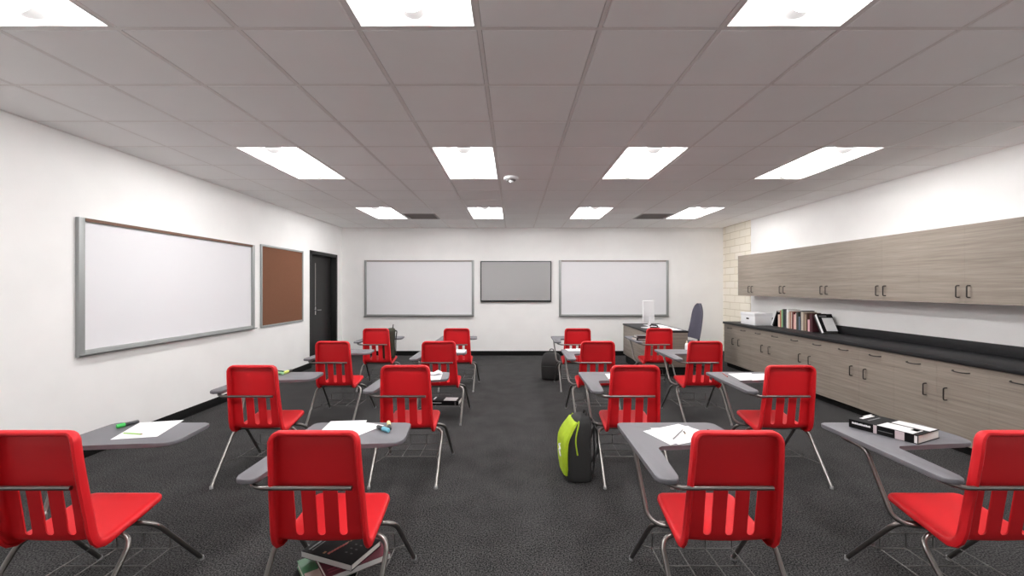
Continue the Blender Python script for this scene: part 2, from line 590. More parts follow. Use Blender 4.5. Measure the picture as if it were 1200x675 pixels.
def make_upper():
    t = thing('wall_cabinet', '', 'wall cabinet', group='wall cabinets above the counter')
    # local: origin at wall, far lower corner; x to the room (negative), y towards camera (negative)
    dpt = XR - UX
    zz = 0.742
    obj('carcass', bx(-dpt + 0.021, -0.001, -CW + 0.0003, -0.0003, 0, zz), M['wood'], t)
    for k in (0, 1):
        y1 = -k * CW / 2 - 0.0005
        dd = obj('cabinet_door', bx(-dpt, -dpt + 0.020, y1 - CW / 2 + 0.001, y1, 0.001, zz - 0.001), M['wood'], t)
        bm = BM()
        yy = -CW / 2 + (0.05 if k == 0 else -0.05)
        c_pull(bm, (-dpt, yy, 0.06), (-dpt, yy, 0.17), (-0.032, 0, 0))
        obj('handle', bm, M['pull'], dd)
    return t
NTH = ['first', 'second', 'third', 'fourth', 'fifth', 'sixth', 'seventh', 'eighth']
u0 = make_upper()
for k in range(6):
    o = u0 if k == 0 else dup(u0)
    o.location = (XR, C0 - 0.005 - CW * k, 1.329)
    o['label'] = ('grey wood-grain wall cabinet above the white box, at the masonry end' if k == 0 else
                  '%s grey wood-grain wall cabinet counted from the masonry end' % NTH[k])

def make_base():
    t = thing('base_cabinet', '', 'base cabinet', group='base cabinets under the black counter')
    dpt = XR - BX
    zb, zt = 0.088, 0.798
    obj('carcass', bx(-dpt + 0.021, -0.002, -CW + 0.0003, -0.0003, zb, zt), M['wood'], t)
    obj('toe_kick', bx(-dpt + 0.06, -0.03, -CW + 0.0003, -0.0003, 0, zb - 0.0005), M['black_trim'], t)
    zd = 0.655
    for k in (0, 1):
        y1 = -k * CW / 2 - 0.0005
        y0 = y1 - CW / 2 + 0.001
        dr = obj('drawer', bx(-dpt, -dpt + 0.020, y0, y1, zd + 0.0005, zt - 0.001), M['wood'], t)
        bm = BM()
        ym = (y0 + y1) / 2
        pts = [(-dpt, ym - 0.072, 0.735), (-dpt - 0.022, ym - 0.066, 0.733), (-dpt - 0.030, ym - 0.03, 0.730), (-dpt - 0.030, ym + 0.03, 0.730),
               (-dpt - 0.022, ym + 0.066, 0.733), (-dpt, ym + 0.072, 0.735)]
        tube(bm, round_path(pts, 0.02), 0.0055, seg=8)
        obj('handle', bm, M['pull'], dr)
        dd = obj('cabinet_door', bx(-dpt, -dpt + 0.020, y0, y1, zb, zd - 0.0005), M['wood'], t)
        bm = BM()
        yy = -CW / 2 + (0.1 if k == 0 else -0.1)
        c_pull(bm, (-dpt, yy, 0.45), (-dpt, yy, 0.56), (-0.032, 0, 0))
        obj('handle', bm, M['pull'], dd)
    return t
b0 = make_base()
for k in range(7):
    o = b0 if k == 0 else dup(b0)
    o.location = (XR, C0 - CW * k, 0)
    o['label'] = ('grey wood-grain base cabinet with drawers at the masonry end of the counter' if k == 0 else
                  '%s grey wood-grain base cabinet counted from the masonry end' % NTH[k])
CT = 0.84
t = thing('countertop', 'long black countertop with backsplash on the base cabinets', 'countertop', (0, 0, 0))
yn = C0 - 7 * CW
obj('worktop', bx(BX - 0.022, XR - 0.001, yn, C0 + 0.012, 0.799, CT, bev=0.004), M['counter'], t)
obj('backsplash', bx(XR - 0.021, XR - 0.001, yn, C0 + 0.012, CT + 0.0005, 0.95, bev=0.003), M['counter'], t)

# ------------------------------------------------------------------ student chair-desk (seat shell, tablet arm, rack)
def smooth_poly(pts, n):
    """Catmull-Rom resampled to n points of even arc length"""
    P = [Vector(p) for p in pts]
    P = [P[0] * 2 - P[1]] + P + [P[-1] * 2 - P[-2]]
    dense = []
    for i in range(1, len(P) - 2):
        for k in range(20):
            t = k / 20
            a, b, c, d_ = P[i - 1], P[i], P[i + 1], P[i + 2]
            dense.append(0.5 * ((2 * b) + (c - a) * t + (2 * a - 5 * b + 4 * c - d_) * t * t + (3 * b - a - 3 * c + d_) * t ** 3))
    dense.append(P[-2])
    L = [0]
    for a, b in zip(dense, dense[1:]):
        L.append(L[-1] + (b - a).length)
    return dense, L

def shell_mesh():
    prof = [(0.040, 0.893), (0.047, 0.80), (0.064, 0.66), (0.084, 0.52), (0.094, 0.447), (0.103, 0.411), (0.122, 0.394), (0.155, 0.392),
            (0.22, 0.398), (0.32, 0.412), (0.42, 0.430), (0.462, 0.433)]
    dense, L = smooth_poly([(p[0], p[1]) for p in prof], 0)
    tot = L[-1]
    def P(s):
        over = min(0, s) + max(0, s - tot)
        s = max(0, min(tot, s))
        lo = 0
        for i in range(len(L) - 1):
            if L[i + 1] >= s:
                lo = i
                break
        t = (s - L[lo]) / max(1e-9, L[lo + 1] - L[lo])
        p = dense[lo].lerp(dense[lo + 1], t)
        tg = (dense[min(lo + 2, len(dense) - 1)] - dense[max(lo - 1, 0)]).normalized()
        return p + tg * over, tg
    # normal to the sitter: tangent goes down the back then forwards
    # rolled rim: inset from the outline and relative depth, from the lip inwards
    ends = [(0.017, 0.78), (0.0145, 0.94), (0.008, 1.03), (0.002, 0.97), (0.0, 0.74), (0.001, 0.42), (0.005, 0.18), (0.012, 0.05), (0.021, 0.0)]
    NE = len(ends)
    Q = [0.021 * k / (NE - 1) for k in range(NE)]
    rows = [(Q[k], ends[k][1], k) for k in range(NE)]
    ninner = 44
    for k in range(1, ninner):
        rows.append((0.021 + (tot - 0.042) * k / ninner, 0.0, 99))
    rows += [(tot - Q[k], ends[k][1], k) for k in reversed(range(NE))]
    colsd = [(-1, Q[k], k) for k in range(NE)]
    nin = 24
    for k in range(1, nin):
        colsd.append((0, -1 + 2 * k / nin, 99))
    colsd += [(1, Q[k], k) for k in reversed(range(NE))]
    bm = BM()
    R = 0.042
    grid = []
    sbend = L[20 * 5]
    for s, dr, kr in rows:
        line = []
        for side, i, kc in colsd:
            ds = min(s, tot - s)
            f = s / tot
            def hw_at(ss):
                f = ss / tot
                if ss < sbend:
                    return 0.183 + (0.203 - 0.183) * (ss / sbend)
                return 0.203 - 0.012 * ((ss - sbend) / (tot - sbend))
            hw = hw_at(s)
            if side == 0:
                x_in = hw - abs(i) * (hw - 0.021)
                sg = 1 if i > 0 else -1
            else:
                x_in = i
                sg = side
            a, b_ = R - x_in, R - ds
            nds = ds
            ring = min(kr, kc)
            nx, ns = 0.0, 0.0
            if a > 0 and b_ > 0:
                m_, n_ = max(a, b_), math.hypot(a, b_)
                a, b_ = a * m_ / n_, b_ * m_ / n_
                x_in, nds = R - a, R - b_
                nx, ns = a / m_, b_ / m_
            elif a > 0:
                nx = 1.0
            elif b_ > 0:
                ns = 1.0
            dc = 0.0
            if ring < 99:
                sh = Q[ring] - ends[ring][0]
                x_in -= nx * sh
                nds -= ns * sh
                dc = ends[ring][1]
            s2 = nds if s < tot / 2 else tot - nds
            p, tg = P(s2)
            nrm = Vector((-tg[1], tg[0]))          # towards the sitter
            x = sg * (hw - x_in)
            # rim depth: deep on the back, shallower along the seat
            kk = min(1, max(0, (s2 - sbend + 0.05) / 0.15))
            side_rim = 0.044 * (1 - kk) + 0.026 * kk
            end_rim = 0.034 if s < tot / 2 else 0.022
            rr = nx * nx + ns * ns
            dep = dc * ((nx * nx * side_rim + ns * ns * end_rim) / rr if rr > 0 else 0)
            u = x / hw
            scoop = 0.009 * max(0, 1 - u * u) * min(1, max(0, nds) / 0.06)
            q = p - nrm * (dep + scoop)
            line.append(bm.verts.new((x, q[0], q[1])))
        grid.append(line)
    for A, B in zip(grid, grid[1:]):
        for k in range(len(A) - 1):
            bm.faces.new((A[k], A[k + 1], B[k + 1], B[k]))
    bmesh.ops.recalc_face_normals(bm, faces=bm.faces[:])
    me = bpy.data.meshes.new('shell')
    bm.to_mesh(me)
    bm.free()
    o = bpy.data.objects.new('shell', me)
    COL.objects.link(o)
    so = o.modifiers.new('so', 'SOLIDIFY')
    so.thickness = 0.006
    so.offset = 0.0
    # three slots with round ends
    cb = BM()
    for cx in (-0.093, 0.0, 0.093):
        n = 8
        w_, zl, zh = 0.017, 0.424, 0.648
        pts = [(cx + w_ * math.cos(PI + PI * k / n), zl + w_ + w_ * math.sin(PI + PI * k / n)) for k in range(n + 1)]
        pts += [(cx + w_ * math.cos(PI * k / n), zh - w_ + w_ * math.sin(PI * k / n)) for k in range(n + 1)]
        A = [cb.verts.new((x, -0.05, z)) for x, z in pts]
        B = [cb.verts.new((x, 0.135, z)) for x, z in pts]
        for k in range(len(pts)):
            cb.faces.new((A[k], A[(k + 1) % len(pts)], B[(k + 1) % len(pts)], B[k]))
        cb.faces.new(A)
        cb.faces.new(B)
    bmesh.ops.recalc_face_normals(cb, faces=cb.faces[:])
    cme = bpy.data.meshes.new('slots')
    cb.to_mesh(cme)
    cb.free()
    co = bpy.data.objects.new('slots', cme)
    COL.objects.link(co)
    bo = o.modifiers.new('bo', 'BOOLEAN')
    bo.operation = 'DIFFERENCE'
    bo.solver = 'EXACT'
    bo.object = co
    dg = bpy.context.evaluated_depsgraph_get()
    dg.update()
    res = bpy.data.meshes.new_from_object(o.evaluated_get(dg))
    for x in (o, co):
        bpy.data.objects.remove(x)
    return res

def split_shell(me, keep_back):
    bm = BM()
    bm.from_mesh(me)
    # cut through the bend between back and seat
    bmesh.ops.bisect_plane(bm, geom=bm.verts[:] + bm.edges[:] + bm.faces[:], plane_co=(0, 0.108, 0.402),
                           plane_no=Vector((0, 0.75, -0.66)), clear_outer=keep_back, clear_inner=not keep_back)
    return bm

COLX = [-1.98, -0.82, 0.92, 2.095]
ROWY = [1.782, 3.293, 4.768, 6.269]
TABZ = 0.70
def make_chair_desk():
    t = thing('student_chair_desk', '', 'chair desk', group='red student chair-desks in rows')
    sm = shell_mesh()
    obj('backrest', split_shell(sm, True), M['red'], t, angle=50)
    obj('seat', split_shell(sm, False), M['red'], t, angle=50)
    bpy.data.meshes.remove(sm)
    # tablet arm
    poly = round_poly([(-0.325, 0.752), (0.228, 0.752), (0.262, 0.425), (0.04, 0.402), (-0.212, 0.372), (-0.238, -0.005), (-0.33, 0.005)],
                      [0.03, 0.035, 0.09, 0.05, 0.022, 0.045, 0.04])
    bm = BM()
    prism(bm, poly, TABZ - 0.022, TABZ, bev=0.006)
    obj('tablet_arm', bm, M['tablet'], t)
    # legs, each its own tube with a glide
    zs = 0.356
    for sx in (-1, 1):
        bm = BM()
        foot = (sx * 0.247, -0.075, 0.012)
        tube(bm, round_path([(sx * 0.10, 0.215, zs), (sx * 0.252, 0.208, zs), foot], 0.075, 8), 0.0115, seg=12)
        lg = obj('leg', bm, M['steel'], t)
        bm = BM()
        lathe(bm, [(0, 0), (0.013, 0), (0.0135, 0.012), (0.012, 0.02), (0, 0.02)], seg=12, c=(foot[0], foot[1], 0))
        obj('glide', bm, M['glide'], lg)
        bm = BM()
        foot = (sx * 0.277, 0.60, 0.012)
        tube(bm, round_path([(sx * 0.10, 0.30, zs), (sx * 0.250, 0.318, zs), foot], 0.075, 8), 0.0115, seg=12)
        lg = obj('leg', bm, M['steel'], t)
        bm = BM()
        lathe(bm, [(0, 0), (0.013, 0), (0.0135, 0.012), (0.012, 0.02), (0, 0.02)], seg=12, c=(foot[0], foot[1], 0))
        obj('glide', bm, M['glide'], lg)
    # frame under the seat
    bm = BM()
    for y in (0.215, 0.30):
        tube(bm, [(-0.11, y, zs), (0.11, y, zs)], 0.0117, seg=12)
    for x in (-0.1, 0.1):
        box(bm, x - 0.02, x + 0.02, 0.19, 0.325, zs + 0.009, zs + 0.024, bev=0.003)
    obj('seat_frame', bm, M['steel'], t)
    # tablet support: front upright, rail under the tablet, bar behind the back
    bm = BM()
    tube(bm, round_path([(-0.300, 0.60, 0.667), (-0.305, 0.44, 0.664), (-0.278, 0.318, 0.385), (-0.235, 0.285, 0.360), (-0.09, 0.262, 0.356)], 0.035, 7), 0.0112, seg=12)
    box(bm, -0.318, -0.20, 0.50, 0.62, 0.674, 0.6785, bev=0.001)
    obj('tablet_upright', bm, M['steel'], t)
    bm = BM()
    tube(bm, round_path([(-0.285, 0.16, 0.668), (-0.282, 0.045, 0.666), (-0.235, 0.018, 0.657), (-0.17, 0.022, 0.655), (0.152, 0.022, 0.655)], 0.05, 7), 0.0095, seg=12)
    box(bm, -0.315, -0.25, 0.06, 0.17, 0.674, 0.6785, bev=0.001)
    obj('back_bar', bm, M['steel'], t)
    # wire book rack
    bm = BM()
    rw, y0, y1, zr, zt = 0.205, 0.19, 0.475, 0.135, 0.215
    r = 0.0028
    tube(bm, round_path([(-rw, y0, zr + 0.03), (-rw, y0, zr), (-rw, y1, zr), (-rw, y1, zt), (rw, y1, zt), (rw, y1, zr), (rw, y0, zr), (rw, y0, zr + 0.03)], 0.012, 3), r, seg=6)
    for y in (y0, (y0 + y1) / 2, y1):
        tube(bm, [(-rw, y, zr), (rw, y, zr)], r, seg=6)
    for x in (-0.07, 0.07):
        tube(bm, round_path([(x, y0, zr), (x, y1, zr), (x, y1, zt)], 0.012, 3), r, seg=6)
    for sx in (-1, 1):       # tie wires to the legs
        tube(bm, [(sx * rw, y0, zr), (sx * 0.249, 0.028, 0.14)], r, seg=6)
        tube(bm, [(sx * rw, y1, zr), (sx * 0.269, 0.503, 0.14)], r, seg=6)
    obj('book_rack', bm, M['wire'], t)
    return t

LABELS = {
 (0, 0): 'red chair-desk at the left edge, green marker and paper on its tablet',
 (0, 1): 'red chair-desk with a pile of books on the wire rack under its seat',
 (0, 2): 'red chair-desk with fanned white papers and a pencil on its grey tablet',
 (0, 3): 'red chair-desk at the right edge with a thick black book on its tablet',
 (1, 0): 'red chair-desk beside the left wall with three markers on its tablet',
 (1, 1): 'red chair-desk ahead of the blue and yellow markers, folded papers on its tablet',
 (1, 2): 'red chair-desk with the lime and black backpack beside its legs',
 (1, 3): 'red chair-desk by the base cabinets with white papers and red pencil on tablet',
 (2, 0): 'red chair-desk in front of the black door with an empty tablet',
 (2, 1): 'red chair-desk with a single black book on its rack',
 (2, 2): 'red chair-desk with one white sheet on its tablet, just behind the floor-standing black backpack',
 (2, 3): 'red chair-desk with a small white glue bottle on its tablet',
 (3, 0): 'red chair-desk with an olive backpack on its seat, nearest the door',
 (3, 1): 'red chair-desk with nothing on it, farthest row below the grey screen',
 (3, 2): 'red chair-desk with the black backpack on the floor at its legs',
 (3, 3): 'red chair-desk beside the teacher desk with dark books on its tablet',
}
cd = make_chair_desk()
first = True
for r in range(4):
    for c in range(4):
        o = cd if first else dup(cd)
        first = False
        o.location = (COLX[c], ROWY[r], 0)
        o['label'] = LABELS[(r, c)]

# ------------------------------------------------------------------ small things on the tablets
TOP = TABZ + 0.0004
def sheet(label, pix, z=TOP, group='loose white papers', name='paper_sheet', curl=0.0, th=0.0008):
    """flat sheet from four corners; corner curl lifts the first corner a little"""
    P = [at(px, py, TABZ) for px, py in pix]
    c = sum(P, Vector()) / len(P)
    bm = BM()
    n = 8
    grid = []
    for i in range(n + 1):
        row = []
        for j in range(n + 1):
            u, v = i / n, j / n
            p = (P[0] * (1 - u) * (1 - v) + P[1] * u * (1 - v) + P[2] * u * v + P[3] * (1 - u) * v) - c
            row.append((p.x, p.y, curl * max(0, (1 - u) * (1 - v) - 0.3) ** 1.5))
        grid.append(row)
    top = [[bm.verts.new((x, y, zz + th)) for x, y, zz in row] for row in grid]
    bot = [[bm.verts.new((x, y, zz)) for x, y, zz in row] for row in grid]
    for i in range(n):
        for j in range(n):
            bm.faces.new((top[i][j], top[i + 1][j], top[i + 1][j + 1], top[i][j + 1]))
            bm.faces.new((bot[i][j], bot[i][j + 1], bot[i + 1][j + 1], bot[i + 1][j]))
    for k in range(n):
        for a, b_ in (((k, 0), (k + 1, 0)), ((k + 1, n), (k, n)), ((0, k + 1), (0, k)), ((n, k), (n, k + 1))):
            bm.faces.new((top[a[0]][a[1]], bot[a[0]][a[1]], bot[b_[0]][b_[1]], top[b_[0]][b_[1]]))
    o = obj(name, bm, M['paper'], loc=(c.x, c.y, z))
    return tag(o, label, 'paper', group)

COLMAT = {}
def cm(name, col, rough=0.4):
    if name not in COLMAT:
        COLMAT[name] = mat(name, rgb(*col), rough)
    return COLMAT[name]

def marker(label, p0, p1, body, cap, r=0.008, z=TABZ, capfrac=0.4, name='marker', cat='marker', group='markers on the tablets'):
    """felt marker lying from p0 (cap end) to p1"""
    A, B = at(*p0, z), at(*p1, z)
    d_ = (B - A)
    L = d_.length
    t = thing(name, label, cat, (A.x, A.y, z + r + 0.0003), math.atan2(d_.y, d_.x), group)
    bm = BM()
    tube(bm, [(L * capfrac - 0.002, 0, 0), (L * 0.97, 0, 0), (L, 0, 0)], r * 0.9, seg=12, radii=[r * 0.88, r * 0.88, r * 0.7])
    obj('barrel', bm, body, t)
    bm = BM()
    tube(bm, [(0, 0, 0), (0.004, 0, 0), (L * capfrac, 0, 0)], r, seg=12, radii=[r * 0.8, r, r])
    obj('cap', bm, cap, t)
    return t

def pencil(label, p0, p1, body, z=TABZ + 0.0015, r=0.0035, name='pencil'):
    A, B = at(*p0, z), at(*p1, z)
    d_ = B - A
    L = d_.length
    t = thing(name, label, name, (A.x, A.y, z + r + 0.0003), math.atan2(d_.y, d_.x))
    bm = BM()
    tube(bm, [(0, 0, 0), (L * 0.9, 0, 0)], r, seg=6)
    obj('shaft', bm, body, t)
    bm = BM()
    tube(bm, [(L * 0.9, 0, 0), (L, 0, 0)], r, seg=6, radii=[r, r * 0.2])
    obj('tip', bm, M['tan'], t)
    return t

green = cm('green_cap', (60, 190, 85))
yellow = cm('yellow_cap', (215, 225, 110))
blue = cm('light_blue_cap', (120, 195, 215))
dark = cm('dark_barrel', (38, 42, 45))
# left front desk
sheet('white sheet of paper with a light green pencil across it', [(129.2, 515.4), (163.3, 495.6), (215.4, 492.4), (184.2, 511.7)])
marker('black marker with green cap left of the paper on the left front desk', (136.5, 502.5), (162.5, 496.3), dark, green, r=0.012, capfrac=0.36)
pencil('thin light green pencil lying on the left front paper', (145, 508.2), (167.5, 509.6), cm('light_green', (170, 215, 120)))
# pile desk
sheet('white sheet lying square on the desk of the piled-book chair', [(371, 510), (387.5, 493.9), (430, 492.6), (422, 509)])
sheet('turned white sheet on top, pointing at the blue marker', [(418.8, 511.3), (386, 507), (416, 493.5), (450.5, 498.8)], z=TOP + 0.0012)
marker('dark marker with light blue cap beside the turned sheet', (455.5, 507.2), (442.5, 502.5), dark, blue, r=0.012, capfrac=0.5)
marker('dark marker with pale yellow cap next to the blue marker', (455.3, 497.0), (456.8, 505.2), dark, cm('pale_yellow', (235, 228, 170)), r=0.011, capfrac=0.55)
# fanned sheets desk
sheet('white sheet fanned out lowest, corner reaching the left of the tablet', [(753.5, 505.4), (795, 497), (829, 507), (786, 521.6)])
sheet('white sheet fanned out on top under the grey pencil', [(762, 503.6), (806, 499.5), (834, 514), (795, 521.4)], z=TOP + 0.0012, curl=0.012)
pencil('thin grey pencil on the fanned white papers', (789, 515), (800.5, 504), cm('pencil_grey', (130, 128, 128)), z=TABZ + 0.003)
pencil('small dark pencil stub on the fanned papers', (801.5, 506.6), (803, 509), cm('stub', (70, 40, 45)), z=TABZ + 0.003, r=0.004, name='pencil_stub')
pencil('dark pen behind the top edge of the fanned-paper chair', (829, 504.6), (846, 509.5), cm('pen_dark', (60, 35, 38)), z=TABZ, r=0.0045, name='pen')
# left wall desk: three markers
marker('dark green marker beside the chair back on the left wall desk', (332.5, 437.2), (323.5, 436.0), dark, cm('dark_green', (30, 90, 60)), r=0.011)
marker('pale green marker lying in front of the dark green one', (332, 439.4), (326, 438.4), cm('mint', (150, 205, 150)), cm('mint2', (160, 210, 160)), r=0.012)
marker('yellow marker with dark barrel on the left wall desk', (333.4, 438.4), (341.5, 435.6), dark, yellow, r=0.013, capfrac=0.5)
# crumpled papers
sheet('white sheet under the folded paper, second row beside the aisle', [(497, 446), (503, 436.8), (519, 437.5), (516, 445)])
def folded(label, c, s, rz):
    bm = BM()
    pts = [(-0.5, 0.0), (-0.25, 0.10), (0.05, 0.05), (0.3, 0.16), (0.5, 0.06)]
    a = []
    for x, zz in pts:
        a.append([(x * s, -0.33 * s, zz * s * 0.9), (x * s, 0.33 * s, zz * s)])
    T = [[bm.verts.new((p[0], p[1], p[2] + 0.002)) for p in q] for q in a]
    B = [[bm.verts.new((p[0], p[1], p[2])) for p in q] for q in a]
    for k in range(len(pts) - 1):
        bm.faces.new((T[k][0], T[k + 1][0], T[k + 1][1], T[k][1]))
        bm.faces.new((B[k][0], B[k][1], B[k + 1][1], B[k + 1][0]))
        for e in (0, 1):
            bm.faces.new((T[k][e], B[k][e], B[k + 1][e], T[k + 1][e]))
    for k in (0, -1):
        bm.faces.new((T[k][0], T[k][1], B[k][1], B[k][0]))
    o = obj('folded_paper', bm, M['paper'], loc=(c.x, c.y, c.z), rot=(0, 0, rz), angle=15)
    return tag(o, label, 'paper', 'loose white papers')
folded('folded white paper standing up on the second-row sheet', at(507, 439.2, TABZ) + Vector((0, 0, 0.0016)), 0.17, 0.2)
# third row, aisle desk
sheet('white sheet on the tablet ahead of the folded paper desk', [(527, 413), (531, 409.6), (547, 409.8), (544, 413)])
# backpack desk
sheet('white sheet half hidden behind the chair beside the lime backpack', [(713, 444), (709, 438.2), (738, 437.4), (742, 443)])
pencil('grey pencil beside the half hidden sheet', (707, 438.2), (711.8, 443.6), cm('pencil_grey', (130, 128, 128)), z=TABZ)
# cabinet side desk
sheet('wide white sheet on the desk beside the base cabinets', [(868, 446), (853, 438.0), (880, 437.2), (892, 445)])
sheet('second white sheet overlapping the wide one by the cabinets', [(882, 446.2), (866, 439), (895, 438), (906, 445)], z=TOP + 0.0012)
pencil('red pencil left of the white sheets by the cabinets', (852.5, 442.2), (846.5, 437.6), cm('red_pencil', (165, 70, 60)), z=TABZ, r=0.0045)
# third row right aisle
sheet('white sheet on the desk just behind the black floor backpack', [(666, 411.4), (662, 409.0), (680, 408.6), (688, 411.2)])
# glue bottle
g = at(804.8, 409.6, TABZ)
t = thing('glue_bottle', 'small white glue bottle half hidden by a red chair back', 'bottle', (g.x, g.y, TABZ + 0.0003))
bm = BM()
lathe(bm, [(0, 0), (0.02, 0), (0.022, 0.006), (0.022, 0.06), (0.016, 0.075), (0.009, 0.08), (0, 0.08)], seg=16)
obj('bottle_body', bm, M['white'], t)
bm = BM()
lathe(bm, [(0.0095, 0.0805), (0.0095, 0.092), (0.004, 0.112), (0, 0.113)], seg=16)
obj('nozzle', bm, cm('cream_nozzle', (225, 215, 190)), t)

# ------------------------------------------------------------------ books
def book(label, w, d_, h, cover, loc, rot=(0, 0, 0), group=None, marks=(), spine_marks=(), page_mat=None):
    """lying book: spine along x at y=0, pages open to +y; w along x, d_ deep, h thick. marks are flat prints on cover/spine"""
    t = thing('book', label, 'book', loc, 0, group)
    t.rotation_euler = rot
    c = 0.003
    bm = BM()
    box(bm, 0, w, 0, d_, 0, c, bev=0.0008, seg=1)
    box(bm, 0, w, 0, d_, h - c, h, bev=0.0008, seg=1)
    box(bm, 0, w, 0, c, c, h - c)
    cv = obj('cover', bm, cover, t)
    obj('page_block', bx(0.004, w - 0.004, c, d_ - 0.004, c, h - c), page_mat or M['pages'], t)
    for (x0, x1, y0, y1, m) in marks:
        obj('cover_print', bx(x0 * w, x1 * w, y0 * d_, y1 * d_, h + 0.0001, h + 0.0005), m, cv)
    for (x0, x1, z0, z1, m) in spine_marks:
        obj('spine_print', bx(x0 * w, x1 * w, -0.0005, -0.0001, z0 * h, z1 * h), m, cv)
    return t
COLMAT['book_black'] = mat('book_black', rgb(14, 14, 16), 0.6, spec=0.15)
bkblack = COLMAT['book_black']
bkgrey = cm('print_grey', (98, 98, 100))
bkpink = cm('print_blush', (200, 186, 190))
wprint = cm('print_white', (228, 226, 226))
# thick book on the right front desk
a, b_, c_ = at(994.8, 500.2, TABZ), at(1076, 521.2, TABZ), at(1098.5, 513, TABZ)
ang = math.atan2((b_ - a).y, (b_ - a).x)
def dashes(x0, x1, z0, z1, n, m, gap=0.25):
    """row of small unreadable strokes"""
    w_ = (x1 - x0) / n
    return [(x0 + k * w_, x0 + (k + 1 - gap) * w_, z0, z1 - (0.15 if k % 3 == 1 else 0) * (z1 - z0), m) for k in range(n)]
BW, BD, BH = (b_ - a).length, 0.218, 0.045
book('thick black and white book on the right front tablet', BW, BD, BH, bkblack, (a.x, a.y, TABZ + 0.0005), (0, 0, ang),
     marks=[(0.06, 0.12, 0.3, 0.85, wprint), (0.02, 0.05, 0.55, 0.95, wprint), (0.2, 0.23, 0.25, 0.8, bkgrey), (0.42, 0.92, 0.03, 0.52, wprint), (0.45, 0.98, 0.60, 0.97, wprint), (0.80, 0.9, 0.3, 0.6, bkgrey)],
     spine_marks=dashes(0.05, 0.34, 0.52, 0.74, 12, wprint, 0.12) + [(0.38, 0.43, 0.02, 0.98, bkpink), (0.69, 0.82, 0.02, 0.98, bkpink), (0.45, 0.66, 0.42, 0.5, bkgrey), (0.95, 0.99, 0.1, 0.9, wprint)])
# same kind of book on the rack in the third row
RACK = 0.135 + 0.0031
book('black and white book on the wire rack in the third row', 0.33, 0.21, 0.05, bkblack, (-0.955, 4.985, RACK), (0, 0, math.radians(-4)),
     marks=[(0.06, 0.12, 0.3, 0.85, wprint), (0.45, 0.9, 0.1, 0.8, wprint)], spine_marks=[(0.03, 0.4, 0.5, 0.62, wprint), (0.86, 0.9, 0.1, 0.9, bkgrey)])
# pile under the front seat
bc = Vector((COLX[1], ROWY[0], 0))
maroon = cm('book_maroon', (92, 20, 40))
gcover = cm('book_green', (70, 120, 84))
redp = cm('print_red', (190, 40, 30))
beige = cm('print_beige', (200, 180, 170))
orange = cm('print_orange', (150, 95, 50))
z = RACK
grp = 'books piled on the rack under the front seat'
strip = cm('page_strip', (196, 194, 192), 0.8)
book('black book lowest in the pile under the red seat', 0.285, 0.22, 0.030, bkblack, (-1.0, 1.90, z), (0, 0, math.radians(5)), grp, marks=[(0.6, 0.9, 0.1, 0.2, bkgrey)],
     spine_marks=dashes(0.72, 0.95, 0.2, 0.7, 4, wprint))
z += 0.0308
book('green and beige book sticking out left, second from the bottom of the pile', 0.24, 0.21, 0.030, gcover, (-0.89, 1.887, z), (0, 0, math.radians(37.7)), grp,
     marks=[(0.02, 0.98, 0.03, 0.42, beige)], spine_marks=[(0, 1, 0.1, 0.9, strip)])
z += 0.0308
book('maroon book just under the black topmost one in the pile', 0.285, 0.205, 0.028, maroon, (-0.809, 1.892, z), (0, 0, math.radians(38)), grp,
     marks=[(0.05, 0.3, 0.12, 0.16, cm('print_rose', (150, 60, 80))), (0.05, 0.22, 0.22, 0.26, cm('print_rose', (150, 60, 80)))], spine_marks=[(0, 1, 0.1, 0.9, strip)])
z += 0.0288
# topmost: corners measured at its upper face
zt = z + 0.030
nr, lf, rt = at(411.8, 662, zt), at(353.5, 645.5, zt), at(439, 635, zt)
ang = math.atan2((nr - lf).y, (nr - lf).x)
tw = (nr - lf).length
book('black book with red streak on its cover, topmost of the pile under the seat', tw, 0.205, 0.030, bkblack, (lf.x, lf.y, z), (0, 0, ang), grp,
     marks=[(0.07, 0.1, 0.1, 0.75, cm('print_faint', (110, 110, 112))), (0.14, 0.16, 0.1, 0.6, cm('print_faint', (110, 110, 112)))]
           + [(0.44 + 0.012 * k, 0.48 + 0.012 * k, 0.12 + 0.07 * k, 0.2 + 0.07 * k, redp) for k in range(7)]
           + [(0.52 + 0.02 * k, 0.54 + 0.02 * k, 0.62 + 0.07 * k, 0.68 + 0.07 * k, orange) for k in range(4)]
           + [(0.68 + 0.1 * i, 0.72 + 0.1 * i, 0.3 + 0.16 * j, 0.34 + 0.16 * j, cm('print_dim', (62, 62, 62))) for i in range(2) for j in range(3)]
           + [(0.36, 0.40, 0.1, 0.18, orange)],
     spine_marks=[(0.0, 1.0, 0.1, 0.9, strip)])
# books on the desk next to the teacher desk
p = at(746, 399.0, TABZ)
book('dark book lying lowest on the tablet beside the teacher desk', 0.24, 0.18, 0.035, bkblack, (p.x, p.y, TABZ + 0.0005), (0, 0, math.radians(8)), 'books beside the teacher desk',
     spine_marks=[(0.1, 0.9, 0.4, 0.6, wprint)])
book('smoke grey book lying on top of the dark book beside the teacher desk', 0.21, 0.15, 0.03, cm('book_smoke', (78, 78, 80)), (p.x + 0.01, p.y + 0.015, TABZ + 0.0362), (0, 0, math.radians(2)), 'books beside the teacher desk',
     spine_marks=[(0.1, 0.95, 0.25, 0.75, bkblack)])

